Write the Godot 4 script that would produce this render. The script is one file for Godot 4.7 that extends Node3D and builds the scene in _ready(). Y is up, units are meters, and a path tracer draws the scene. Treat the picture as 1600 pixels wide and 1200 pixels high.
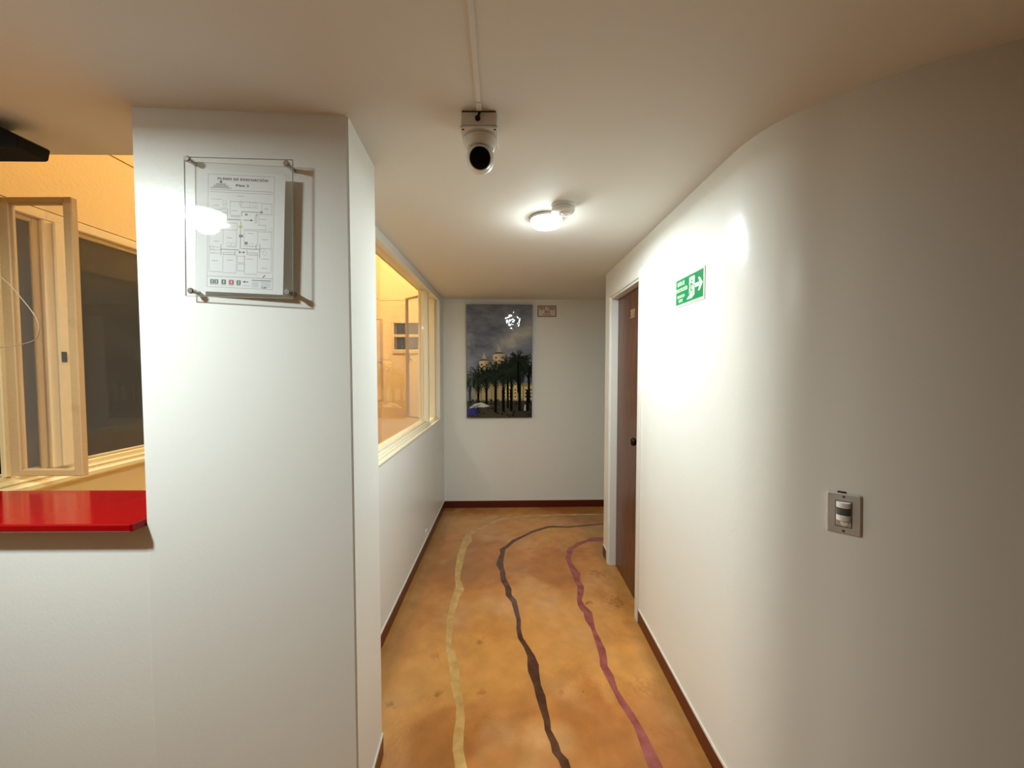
extends Node3D
# A hotel corridor: camera, lamps and exposure come first, then the shell, the courtyard, the door and windows, and the small things last.

const CEIL := 2.24        # ceiling height
const LEFT := -0.681      # inner face of the corridor's left wall
const RIGHT := 0.774      # inner face of its right wall
const END := -4.11        # wall at the far end
const WELL := -1.95       # far wall of the light well


# Collects triangles for one mesh; xf places whatever is added next.
class Shape:
	var st := SurfaceTool.new()
	var xf := Transform3D.IDENTITY

	func _init(at := Transform3D.IDENTITY) -> void:
		st.begin(Mesh.PRIMITIVE_TRIANGLES)
		xf = at

	func put(p: Vector3, n: Vector3, uv: Vector2) -> void:
		st.set_normal(n)
		st.set_uv(uv)
		st.add_vertex(p)

	func tri(a: Vector3, b: Vector3, c: Vector3, na: Vector3, nb: Vector3, nc: Vector3, ua := Vector2.ZERO, ub := Vector2.ZERO, uc := Vector2.ZERO) -> void:
		var pa := xf * a
		var pb := xf * b
		var pc := xf * c
		var ma := (xf.basis * na).normalized()
		var mb := (xf.basis * nb).normalized()
		var mc := (xf.basis * nc).normalized()
		var g := (pb - pa).cross(pc - pa)
		if g.length_squared() < 1e-18:
			return
		put(pa, ma, ua)
		if g.dot(ma + mb + mc) > 0.0:
			put(pc, mc, uc)
			put(pb, mb, ub)
		else:
			put(pb, mb, ub)
			put(pc, mc, uc)

	func quad(a: Vector3, b: Vector3, c: Vector3, d: Vector3, n: Vector3, ua := Vector2(0, 1), ub := Vector2(1, 1), uc := Vector2(1, 0), ud := Vector2(0, 0)) -> void:
		tri(a, b, c, n, n, n, ua, ub, uc)
		tri(a, c, d, n, n, n, ua, uc, ud)

	# A box with chamfered edges.
	func box(lo: Vector3, hi: Vector3, bevel := 0.0) -> void:
		var c := (lo + hi) * 0.5
		var h := (hi - lo) * 0.5
		var b := minf(bevel, minf(h.x, minf(h.y, h.z)) * 0.95)
		var at := func(axis: int, s: Vector3) -> Vector3:
			var r := h - Vector3(b, b, b)
			r[axis] = h[axis]
			return c + r * s
		for axis in 3:
			var i := (axis + 1) % 3
			var j := (axis + 2) % 3
			for s in [-1.0, 1.0]:
				var n := Vector3.ZERO
				n[axis] = s
				var q: Array[Vector3] = []
				for t in [Vector2(-1, -1), Vector2(1, -1), Vector2(1, 1), Vector2(-1, 1)]:
					var sg := Vector3.ZERO
					sg[axis] = s
					sg[i] = t.x
					sg[j] = t.y
					q.append(at.call(axis, sg))
				quad(q[0], q[1], q[2], q[3], n)
				if b <= 0.0:
					continue
				for t in [-1.0, 1.0]:
					var a0 := Vector3.ZERO
					a0[axis] = s
					a0[i] = t
					a0[j] = -1
					var a1 := a0
					a1[j] = 1
					var m := Vector3.ZERO
					m[axis] = s
					m[i] = t
					quad(at.call(axis, a0), at.call(axis, a1), at.call(i, a1), at.call(i, a0), m.normalized())
		if b > 0.0:
			for sx in [-1.0, 1.0]:
				for sy in [-1.0, 1.0]:
					for sz in [-1.0, 1.0]:
						var sg := Vector3(sx, sy, sz)
						var n := sg.normalized()
						tri(at.call(0, sg), at.call(1, sg), at.call(2, sg), n, n, n)

	# A polygon in local x and y, drawn out along local z; corners flatter than `smooth` degrees are shaded round.
	func prism(poly: PackedVector2Array, z0: float, z1: float, smooth := 0.0) -> void:
		var n := poly.size()
		var turn := -1.0 if Geometry2D.is_polygon_clockwise(poly) else 1.0
		var flat: Array[Vector2] = []
		for k in n:
			var e := (poly[(k + 1) % n] - poly[k]).normalized()
			flat.append(Vector2(e.y, -e.x) * turn)
		for k in n:
			var before := flat[(k + n - 1) % n]
			var after := flat[(k + 1) % n]
			var na := flat[k]
			var nb := flat[k]
			if absf(rad_to_deg(na.angle_to(before))) < smooth:
				na = (na + before).normalized()
			if absf(rad_to_deg(nb.angle_to(after))) < smooth:
				nb = (nb + after).normalized()
			var a := poly[k]
			var b := poly[(k + 1) % n]
			var a3 := Vector3(na.x, na.y, 0)
			var b3 := Vector3(nb.x, nb.y, 0)
			tri(Vector3(a.x, a.y, z0), Vector3(b.x, b.y, z0), Vector3(b.x, b.y, z1), a3, b3, b3)
			tri(Vector3(a.x, a.y, z0), Vector3(b.x, b.y, z1), Vector3(a.x, a.y, z1), a3, b3, a3)
		var ids := Geometry2D.triangulate_polygon(poly)
		for k in range(0, ids.size(), 3):
			var p := [poly[ids[k]], poly[ids[k + 1]], poly[ids[k + 2]]]
			for z in [z0, z1]:
				var m := Vector3(0, 0, signf(z - (z0 + z1) * 0.5))
				tri(Vector3(p[0].x, p[0].y, z), Vector3(p[1].x, p[1].y, z), Vector3(p[2].x, p[2].y, z), m, m, m)

	# Turns a profile of (radius, height) round local y.
	func lathe(profile: Array, sides := 32, crease := 40.0) -> void:
		var m := profile.size() - 1
		var flat: Array[Vector2] = []
		for k in m:
			var e: Vector2 = (profile[k + 1] - profile[k]).normalized()
			flat.append(Vector2(e.y, -e.x))
		for k in m:
			var n0 := flat[k]
			var n1 := flat[k]
			if k > 0 and absf(rad_to_deg(n0.angle_to(flat[k - 1]))) < crease:
				n0 = (n0 + flat[k - 1]).normalized()
			if k < m - 1 and absf(rad_to_deg(n1.angle_to(flat[k + 1]))) < crease:
				n1 = (n1 + flat[k + 1]).normalized()
			var p0: Vector2 = profile[k]
			var p1: Vector2 = profile[k + 1]
			for s in sides:
				var a := TAU * s / sides
				var b := TAU * (s + 1) / sides
				var ca := Vector3(cos(a), 0, sin(a))
				var cb := Vector3(cos(b), 0, sin(b))
				var up := Vector3.UP
				var A := ca * p0.x + up * p0.y
				var B := cb * p0.x + up * p0.y
				var C := cb * p1.x + up * p1.y
				var D := ca * p1.x + up * p1.y
				var nA := ca * n0.x + up * n0.y
				var nB := cb * n0.x + up * n0.y
				var nC := cb * n1.x + up * n1.y
				var nD := ca * n1.x + up * n1.y
				tri(A, B, C, nA, nB, nC)
				tri(A, C, D, nA, nC, nD)

	# A round cord along a path.
	func tube(path: Array, r: float, sides := 8) -> void:
		var rings := []
		var u := Vector3.ZERO
		for k in path.size():
			var t: Vector3 = (path[mini(k + 1, path.size() - 1)] - path[maxi(k - 1, 0)]).normalized()
			if k == 0:
				u = t.cross(Vector3(0.31, 0.87, 0.38)).normalized()
			u = (u - t * u.dot(t)).normalized()
			var w := t.cross(u)
			var ring := []
			for s in sides:
				var a := TAU * s / sides
				ring.append([path[k], u * cos(a) + w * sin(a)])
			rings.append(ring)
		for k in rings.size() - 1:
			for s in sides:
				var q = [rings[k][s], rings[k][(s + 1) % sides], rings[k + 1][(s + 1) % sides], rings[k + 1][s]]
				tri(q[0][0] + q[0][1] * r, q[1][0] + q[1][1] * r, q[2][0] + q[2][1] * r, q[0][1], q[1][1], q[2][1])
				tri(q[0][0] + q[0][1] * r, q[2][0] + q[2][1] * r, q[3][0] + q[3][1] * r, q[0][1], q[2][1], q[3][1])
		for k in [0, rings.size() - 1]:
			var t: Vector3 = (path[k] - path[1 if k == 0 else k - 1]).normalized()
			for s in sides:
				tri(path[k], path[k] + rings[k][s][1] * r, path[k] + rings[k][(s + 1) % sides][1] * r, t, t, t)

	# A closed profile of (distance from the wall, height) carried along a wall line in plan; the room lies to the right of the line when side is 1.
	func sweep(line: Array, profile: Array, side := 1.0) -> void:
		var offs: Array[Vector2] = []
		for k in line.size():
			var a: Vector2 = (line[k] - line[k - 1]).normalized() if k > 0 else (line[1] - line[0]).normalized()
			var b: Vector2 = (line[k + 1] - line[k]).normalized() if k < line.size() - 1 else a
			var na := Vector2(-a.y, a.x) * side
			var nb := Vector2(-b.y, b.x) * side
			var m := (na + nb).normalized()
			offs.append(m / maxf(m.dot(na), 0.3))
		var count := profile.size()
		for k in line.size() - 1:
			for j in count:
				var p: Vector2 = profile[j]
				var q: Vector2 = profile[(j + 1) % count]
				var e := (q - p).normalized()
				var out := Vector2(e.y, -e.x)
				var pts := []
				for w in [[k, p], [k, q], [k + 1, q], [k + 1, p]]:
					var g: Vector2 = line[w[0]] + offs[w[0]] * w[1].x
					pts.append(Vector3(g.x, w[1].y, g.y))
				var n0 := Vector3(offs[k].x * out.x, out.y, offs[k].y * out.x).normalized()
				var n1 := Vector3(offs[k + 1].x * out.x, out.y, offs[k + 1].y * out.x).normalized()
				tri(pts[0], pts[1], pts[2], n0, n0, n1)
				tri(pts[0], pts[2], pts[3], n0, n1, n1)
		for k in [0, line.size() - 1]:
			var t: Vector2 = (line[0] - line[1] if k == 0 else line[k] - line[k - 1]).normalized()
			var ids := Geometry2D.triangulate_polygon(PackedVector2Array(profile))
			var n := Vector3(t.x, 0, t.y)
			for i in range(0, ids.size(), 3):
				var w := []
				for c in 3:
					var p: Vector2 = profile[ids[i + c]]
					var g: Vector2 = line[k] + offs[k] * p.x
					w.append(Vector3(g.x, p.y, g.y))
				tri(w[0], w[1], w[2], n, n, n)


# ---- scene-tree helpers ----

func obj(called: String, s: Shape, m: Material, parent: Node = self) -> MeshInstance3D:
	var o := MeshInstance3D.new()
	o.name = called
	o.mesh = s.st.commit()
	o.material_override = m
	parent.add_child(o, true)
	return o


func thing(called: String, label: String, category: String, at := Transform3D.IDENTITY) -> Node3D:
	var o := Node3D.new()
	o.name = called
	o.transform = at
	add_child(o, true)
	o.set_meta("label", label)
	o.set_meta("category", category)
	return o


func tag(o: Node, label: String, category: String) -> void:
	o.set_meta("label", label)
	o.set_meta("category", category)


func struct(o: Node, label: String, category: String) -> Node:
	o.set_meta("kind", "structure")
	tag(o, label, category)
	return o


func facing(n: Vector3, at: Vector3, roll := 0.0) -> Transform3D:
	var z := n.normalized()
	return Transform3D(Basis(Vector3.UP.cross(z).normalized(), Vector3.UP, z) * Basis(Vector3(0, 0, 1), deg_to_rad(roll)), at)


func mat(c: Color, rough := 0.5, metal := 0.0, spec := 0.5) -> StandardMaterial3D:
	var m := StandardMaterial3D.new()
	m.albedo_color = c
	m.roughness = rough
	m.metallic = metal
	m.metallic_specular = spec
	return m


func rgb8(r: float, g: float, b: float) -> Color:
	return Color(r / 255.0, g / 255.0, b / 255.0)


func noise(freq: float, octaves := 3, seeded := 7) -> FastNoiseLite:
	var f := FastNoiseLite.new()
	f.noise_type = FastNoiseLite.TYPE_SIMPLEX_SMOOTH
	f.seed = seeded
	f.frequency = freq
	f.fractal_octaves = octaves
	return f


func noise_picture(f: FastNoiseLite, size: int, normal := false, strength := 4.0) -> NoiseTexture2D:
	var t := NoiseTexture2D.new()
	t.width = size
	t.height = size
	t.seamless = true
	t.as_normal_map = normal
	t.bump_strength = strength
	t.noise = f
	return t


# Raised lettering, stretched to the width and height given, its middle at the origin of `at`.
func lettering(called: String, words: String, w: float, h: float, at: Transform3D, m: Material, parent: Node, depth := 0.0006) -> MeshInstance3D:
	var f := SystemFont.new()
	f.font_names = PackedStringArray(["Droid Sans"])
	f.font_weight = 700
	var t := TextMesh.new()
	t.text = words
	t.font = f
	t.font_size = 64
	t.pixel_size = 0.001
	t.depth = 0.01
	t.curve_step = 3.0
	var o := MeshInstance3D.new()
	o.name = called
	var b := t.get_aabb()
	var sc := Vector3(w / b.size.x, h / b.size.y, depth / maxf(b.size.z, 0.0001))
	o.mesh = t
	o.material_override = m
	o.transform = at * Transform3D(Basis.from_scale(sc), -(b.position + b.size * 0.5) * sc)
	parent.add_child(o, true)
	return o


# ---- drawing on pictures (print only) ----

func fill_poly(im: Image, pts: PackedVector2Array, c: Color) -> void:
	var lo := pts[0]
	var hi := pts[0]
	for p in pts:
		lo = lo.min(p)
		hi = hi.max(p)
	for y in range(maxi(0, int(lo.y)), mini(im.get_height(), int(hi.y) + 1)):
		for x in range(maxi(0, int(lo.x)), mini(im.get_width(), int(hi.x) + 1)):
			if Geometry2D.is_point_in_polygon(Vector2(x + 0.5, y + 0.5), pts):
				im.set_pixel(x, y, c)


func fill_disc(im: Image, at: Vector2, r: Vector2, c: Color) -> void:
	for y in range(maxi(0, int(at.y - r.y)), mini(im.get_height(), int(at.y + r.y) + 1)):
		for x in range(maxi(0, int(at.x - r.x)), mini(im.get_width(), int(at.x + r.x) + 1)):
			if Vector2((x - at.x) / r.x, (y - at.y) / r.y).length() <= 1.0:
				im.set_pixel(x, y, c)


func stroke(im: Image, a: Vector2, b: Vector2, w: float, c: Color) -> void:
	var n := (b - a).normalized().orthogonal() * w * 0.5
	fill_poly(im, PackedVector2Array([a + n, b + n, b - n, a - n]), c)


# ---- surfaces ----

var M := {}


func paint(c: Color, rough: float, relief: float, coat := 0.0) -> StandardMaterial3D:
	var m := mat(c, rough)
	m.uv1_triplanar = true
	m.uv1_world_triplanar = true
	m.uv1_scale = Vector3.ONE * 2.2
	m.normal_enabled = true
	m.normal_texture = M.peel
	m.normal_scale = relief
	if coat > 0.0:
		m.clearcoat_enabled = true
		m.clearcoat = coat
		m.clearcoat_roughness = 0.12
	return m


func make_materials() -> void:
	var peel := noise(0.022, 4, 11)
	peel.fractal_gain = 0.62
	M.peel = noise_picture(peel, 1024, true, 5.0)
	M.wall = paint(rgb8(239, 238, 231), 0.29, 0.08)
	M.wall.metallic_specular = 0.36
	M.ceiling = paint(rgb8(230, 225, 216), 0.72, 0.04)
	M.lobby = paint(rgb8(122, 100, 80), 0.5, 0.05)
	M.enamel = paint(rgb8(240, 232, 208), 0.3, 0.2)
	M.trim = paint(rgb8(236, 233, 224), 0.35, 0.15)
	M.skirting = paint(rgb8(92, 27, 14), 0.3, 0.2)
	M.stucco = paint(rgb8(233, 203, 148), 0.8, 0.25)
	M.cream_steel = paint(rgb8(222, 196, 146), 0.45, 0.3)
	M.old_steel = paint(rgb8(196, 160, 112), 0.5, 0.4)
	M.red = mat(rgb8(150, 0, 6), 0.12, 0.0, 0.33)
	M.black = mat(rgb8(9, 9, 10), 0.55, 0.0, 0.3)
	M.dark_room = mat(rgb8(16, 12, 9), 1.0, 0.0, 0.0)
	M.white_plastic = mat(rgb8(226, 222, 212), 0.4)
	M.grey_plastic = mat(rgb8(186, 178, 168), 0.4)
	M.shadow_line = mat(rgb8(70, 62, 54), 0.8)
	M.steel = mat(rgb8(190, 186, 178), 0.22, 1.0)
	M.bronze = mat(rgb8(46, 30, 20), 0.22, 0.75)
	M.lens = mat(rgb8(6, 7, 12), 0.08)
	M.brass = mat(rgb8(172, 150, 116), 0.4, 0.3)
	M.glass = mat(Color(1, 1, 1, 0.03), 0.03)
	M.glass.transparency = BaseMaterial3D.TRANSPARENCY_ALPHA
	M.old_glass = mat(Color(1, 1, 1, 0.03), 0.03, 0.0, 0.33)
	M.old_glass.transparency = BaseMaterial3D.TRANSPARENCY_ALPHA
	M.acrylic = mat(Color(0.95, 1.0, 0.96, 0.035), 0.03)
	M.acrylic.transparency = BaseMaterial3D.TRANSPARENCY_ALPHA
	M.acrylic_edge = mat(rgb8(150, 152, 138), 0.25)
	M.cord = mat(rgb8(150, 128, 96), 0.5)
	var grain := noise(0.012, 4, 5)
	var wood := noise_picture(grain, 512)
	var ramp := Gradient.new()
	ramp.set_color(0, rgb8(72, 38, 22))
	ramp.set_color(1, rgb8(120, 72, 42))
	wood.color_ramp = ramp
	M.wood = mat(Color.WHITE, 0.3)
	M.wood.albedo_texture = wood
	M.wood.uv1_triplanar = true
	M.wood.uv1_scale = Vector3(9.0, 0.55, 9.0)


func floor_material() -> StandardMaterial3D:
	var w := 768
	var h := 1536
	var im := Image.create(w, h, false, Image.FORMAT_RGB8)
	var broad := noise(0.9, 4, 21)
	broad.domain_warp_enabled = true
	broad.domain_warp_amplitude = 0.5
	broad.domain_warp_frequency = 1.3
	var tone := noise(1.7, 3, 34)
	var fine := noise(7.0, 4, 55)
	var rust := rgb8(178, 112, 56)
	var amber := rgb8(206, 144, 76)
	var tan := rgb8(204, 154, 102)
	var dark := rgb8(148, 98, 52)
	for j in h:
		var z := 0.6 - 4.8 * j / h
		for i in w:
			var x := -0.9 + 2.4 * i / w
			var a := broad.get_noise_2d(x, z) * 0.5 + 0.5
			var b := tone.get_noise_2d(x, z) * 0.5 + 0.5
			var f := fine.get_noise_2d(x, z)
			var c := rust.lerp(amber, smoothstep(0.3, 0.7, a)).lerp(tan, smoothstep(0.5, 0.85, b) * 0.75)
			c = c.lerp(dark, smoothstep(0.58, 0.9, 1.0 - a) * 0.55)
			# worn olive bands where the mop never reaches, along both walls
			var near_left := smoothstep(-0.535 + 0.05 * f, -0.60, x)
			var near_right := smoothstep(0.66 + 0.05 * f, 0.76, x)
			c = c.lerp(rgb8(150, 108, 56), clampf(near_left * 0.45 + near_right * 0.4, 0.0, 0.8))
			var k := 1.0 + f * 0.07
			im.set_pixel(i, j, Color(c.r * k, c.g * k, c.b * k))
	# scuffs and drips with places of their own: x, z, radius, strength
	var spots := [-0.152, -2.057, 0.030, 0.35, -0.327, -1.725, 0.022, 0.45, -0.122, -1.726, 0.034, 0.28, 0.252, -1.722, 0.022, 0.22, -0.525, -1.67, 0.026, 0.35, -0.379, -1.956, 0.03, 0.2, 0.513, -2.402, 0.028, 0.5, 0.69, -2.40, 0.08, 0.35, 0.66, -2.75, 0.08, 0.3, 0.35, -1.724, 0.0055, 0.9, 0.64, -1.75, 0.06, 0.18]
	for n in range(0, spots.size(), 4):
		var cx: float = (spots[n] + 0.9) / 2.4 * w
		var cy: float = (0.6 - spots[n + 1]) / 4.8 * h
		var r: float = spots[n + 2] / 2.4 * w
		for y in range(int(cy - r * 1.3), int(cy + r * 1.3) + 1):
			for x in range(int(cx - r * 1.3), int(cx + r * 1.3) + 1):
				if x < 0 or y < 0 or x >= w or y >= h:
					continue
				var d := Vector2(x - cx, y - cy).length() / r + fine.get_noise_2d(x * 0.012, y * 0.012) * 1.0
				var s: float = spots[n + 3] * 0.75 * smoothstep(1.0, 0.1, d)
				if s > 0.0:
					im.set_pixel(x, y, im.get_pixel(x, y).lerp(rgb8(88, 48, 20), s))
	var m := mat(Color.WHITE, 0.2)
	m.albedo_texture = ImageTexture.create_from_image(im)
	var g := noise(0.008, 3, 77)
	m.normal_enabled = true
	m.normal_texture = noise_picture(g, 512, true, 3.0)
	m.normal_scale = 0.12
	return m


func plan_picture() -> ImageTexture:
	var im := Image.create(1000, 1414, false, Image.FORMAT_RGB8)
	im.fill(rgb8(226, 224, 222))
	var line := rgb8(150, 148, 148)
	var ink := rgb8(58, 56, 58)
	var walls_across := [157, 286, 321, 380, 738, 339, 738, 858, 347, 162, 280, 443, 280, 349, 429, 293, 346, 471, 349, 500, 553, 499, 700, 401, 701, 854, 474, 168, 462, 593, 703, 786, 601, 149, 311, 677, 311, 456, 672, 545, 697, 672, 698, 858, 678, 153, 299, 1172, 312, 459, 1179, 549, 697, 1185, 704, 860, 1159, 148, 280, 913, 732, 855, 874, 538, 793, 656, 350, 457, 872, 553, 681, 856, 305, 445, 940, 305, 445, 962, 592, 707, 930, 592, 707, 959, 464, 554, 975, 471, 554, 1054, 471, 554, 1068, 472, 555, 1149, 740, 837, 997, 154, 267, 881, 160, 267, 954, 393, 499, 501, 393, 499, 518]
	var walls_down := [380, 331, 506, 349, 430, 553, 299, 472, 589, 738, 349, 473, 853, 347, 472, 708, 482, 600, 148, 685, 918, 305, 678, 852, 456, 668, 869, 545, 671, 863, 698, 674, 853, 853, 677, 870, 147, 918, 1176, 305, 945, 1180, 458, 962, 1178, 548, 957, 1186, 698, 934, 1178, 857, 870, 1155, 605, 333, 398, 498, 322, 409, 786, 601, 674, 462, 588, 667, 471, 975, 1056, 554, 970, 1051, 471, 1069, 1150, 554, 1064, 1145, 664, 485, 590, 685, 484, 589]
	var routes_across := [512, 739, 454, 284, 489, 906, 521, 726, 888, 353, 500, 551, 537, 626, 552]
	var routes_down := [513, 460, 502, 503, 575, 892, 283, 853, 973, 724, 832, 979, 686, 470, 503, 442, 923, 963, 580, 908, 948, 682, 834, 888]
	var captions := [193, 255, 395, 399, 461, 449, 764, 815, 412, 721, 791, 535, 199, 255, 541, 198, 261, 816, 349, 412, 769, 583, 647, 707, 750, 821, 772, 179, 248, 1045, 350, 420, 1032, 580, 650, 1010, 742, 813, 1109, 454, 535, 277]
	for n in range(0, walls_across.size(), 3):
		im.fill_rect(Rect2i(walls_across[n], walls_across[n + 2], walls_across[n + 1] - walls_across[n], 5), line)
	for n in range(0, walls_down.size(), 3):
		im.fill_rect(Rect2i(walls_down[n], walls_down[n + 1], 4, walls_down[n + 2] - walls_down[n + 1]), line)
	for n in range(0, routes_across.size(), 3):
		for x in range(routes_across[n], routes_across[n + 1], 16):
			im.fill_rect(Rect2i(x, routes_across[n + 2] - 4, 11, 9), ink)
	for n in range(0, routes_down.size(), 3):
		for y in range(routes_down[n + 1], routes_down[n + 2], 18):
			im.fill_rect(Rect2i(routes_down[n] - 4, y, 9, 11), ink)
	for n in range(0, captions.size(), 3):
		im.fill_rect(Rect2i(captions[n], captions[n + 2] - 3, captions[n + 1] - captions[n], 5), rgb8(128, 126, 128))
	# arrow heads
	for a in [[500, 932, 22, 0], [540, 932, -22, 0], [740, 452, 20, 0], [626, 552, 22, 0]]:
		fill_poly(im, PackedVector2Array([Vector2(a[0] + a[2], a[1]), Vector2(a[0] - a[2] * 0.6, a[1] - 14), Vector2(a[0] - a[2] * 0.6, a[1] + 14)]), ink)
	fill_poly(im, PackedVector2Array([Vector2(476, 622), Vector2(530, 622), Vector2(503, 662)]), rgb8(172, 186, 62))
	im.fill_rect(Rect2i(486, 726, 46, 30), rgb8(96, 96, 98))
	im.fill_rect(Rect2i(552, 806, 34, 34), rgb8(104, 104, 106))
	im.fill_rect(Rect2i(550, 474, 30, 26), rgb8(128, 128, 130))
	# furniture hatching in the stair and the bathrooms
	for k in 8:
		im.fill_rect(Rect2i(392 + k * 14, 496, 3, 24), line)
		im.fill_rect(Rect2i(308 + k * 16, 956, 3, 18), line)
		im.fill_rect(Rect2i(594 + k * 14, 938, 3, 20), line)
		im.fill_rect(Rect2i(666, 486 + k * 13, 18, 3), line)
	for b in [[160, 872], [170, 920], [352, 830], [402, 834], [610, 826], [736, 878], [764, 920], [296, 344], [306, 376], [486, 346], [640, 352], [826, 640]]:
		for t in 20:
			stroke(im, Vector2(b[0] + 18, b[1] + 14) + Vector2(18, 12) .rotated(TAU * t / 20), Vector2(b[0] + 18, b[1] + 14) + Vector2(18, 12).rotated(TAU * (t + 1) / 20), 3, line)
	# frame, heading rules, logo house, legend
	for q in [[127, 32, 752, 4], [127, 32, 4, 1326], [876, 32, 4, 1326], [127, 1354, 752, 4], [127, 1226, 752, 5], [150, 208, 716, 5], [150, 236, 716, 4]]:
		im.fill_rect(Rect2i(q[0], q[1], q[2], q[3]), rgb8(140, 138, 140))
	fill_disc(im, Vector2(272, 118), Vector2(16, 15), rgb8(72, 72, 74))
	im.fill_rect(Rect2i(218, 136, 112, 22), rgb8(168, 166, 164))
	im.fill_rect(Rect2i(188, 158, 172, 24), rgb8(186, 184, 182))
	im.fill_rect(Rect2i(150, 184, 242, 9), rgb8(146, 144, 144))
	for k in 6:
		im.fill_rect(Rect2i(196 + k * 28, 162, 10, 18), rgb8(138, 136, 136))
	for q in [[166, 1266, 44, 50, 0], [214, 1266, 44, 50, 0], [294, 1264, 52, 54, 0], [378, 1264, 58, 54, 1], [466, 1266, 48, 52, 0]]:
		im.fill_rect(Rect2i(q[0], q[1], q[2], q[3]), rgb8(164, 52, 48) if q[4] else rgb8(52, 84, 68))
		im.fill_rect(Rect2i(q[0], q[1] + q[3] + 5, q[2], 6), rgb8(120, 118, 120))
		fill_disc(im, Vector2(q[0] + q[2] * 0.5, q[1] + q[3] * 0.34), Vector2(8, 8), rgb8(214, 214, 212))
		im.fill_rect(Rect2i(q[0] + int(q[2] * 0.5) - 5, q[1] + 18, 10, 26), rgb8(214, 214, 212))
	stroke(im, Vector2(556, 1280), Vector2(600, 1280), 9, ink)
	fill_poly(im, PackedVector2Array([Vector2(536, 1280), Vector2(562, 1264), Vector2(562, 1296)]), ink)
	im.fill_rect(Rect2i(536, 1322, 76, 5), line)
	im.fill_rect(Rect2i(640, 1252, 222, 9), rgb8(92, 90, 92))
	for k in 4:
		im.fill_rect(Rect2i(640, 1276 + k * 18, 80, 5), line)
		im.fill_rect(Rect2i(742, 1274 + k * 18, 112, 5), line)
	stroke(im, Vector2(766, 1222), Vector2(790, 1190), 10, ink)
	return ImageTexture.create_from_image(im)


func exit_picture() -> ImageTexture:
	var im := Image.create(512, 256, false, Image.FORMAT_RGB8)
	var glow := rgb8(224, 238, 206)
	var green := rgb8(0, 128, 76)
	im.fill(glow)
	im.fill_rect(Rect2i(7, 7, 498, 242), rgb8(96, 168, 120))
	im.fill_rect(Rect2i(10, 10, 492, 236), glow)
	im.fill_rect(Rect2i(15, 15, 482, 226), green)
	# the doorway with its sloping threshold
	fill_poly(im, PackedVector2Array([Vector2(262, 36), Vector2(356, 36), Vector2(356, 196), Vector2(312, 220), Vector2(220, 220), Vector2(262, 180)]), glow)
	# the running figure
	fill_disc(im, Vector2(306, 72), Vector2(11, 12), green)
	for s in [[286, 92, 318, 104, 14], [298, 96, 292, 146, 18], [286, 92, 264, 116, 9], [264, 116, 258, 128, 8], [314, 100, 326, 122, 9], [326, 122, 346, 112, 8], [294, 142, 318, 162, 12], [318, 162, 314, 200, 10], [290, 142, 272, 180, 12], [272, 180, 240, 202, 9]]:
		stroke(im, Vector2(s[0], s[1]), Vector2(s[2], s[3]), s[4], green)
	# the arrow
	im.fill_rect(Rect2i(366, 108, 66, 34), glow)
	fill_poly(im, PackedVector2Array([Vector2(412, 70), Vector2(440, 70), Vector2(488, 125), Vector2(440, 180), Vector2(412, 180), Vector2(444, 125)]), glow)
	return ImageTexture.create_from_image(im)


func palm(im: Image, at: Vector2, reach: float, base: float, seeded: int, c: Color) -> void:
	var rng := RandomNumberGenerator.new()
	rng.seed = seeded
	stroke(im, at, Vector2(at.x + rng.randf_range(-4, 4), base), 10 + reach * 0.05, c.darkened(0.4))
	for k in 17:
		var a := -PI * 0.5 + (k - 8) * 0.27 + rng.randf_range(-0.08, 0.08)
		var p := at
		var d := Vector2(cos(a), sin(a))
		var shade := c.lightened(rng.randf_range(0.0, 0.10))
		for s in 7:
			var q := p + d * reach / 7.0
			stroke(im, p, q, lerpf(13, 4, s / 6.0), shade)
			for t in [-1.0, 1.0]:
				stroke(im, q, q + d.rotated(t * 0.9) * 14 + Vector2(0, 7), 3, shade)
			p = q
			d = (d + Vector2(0, 0.19)).normalized()


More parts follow.
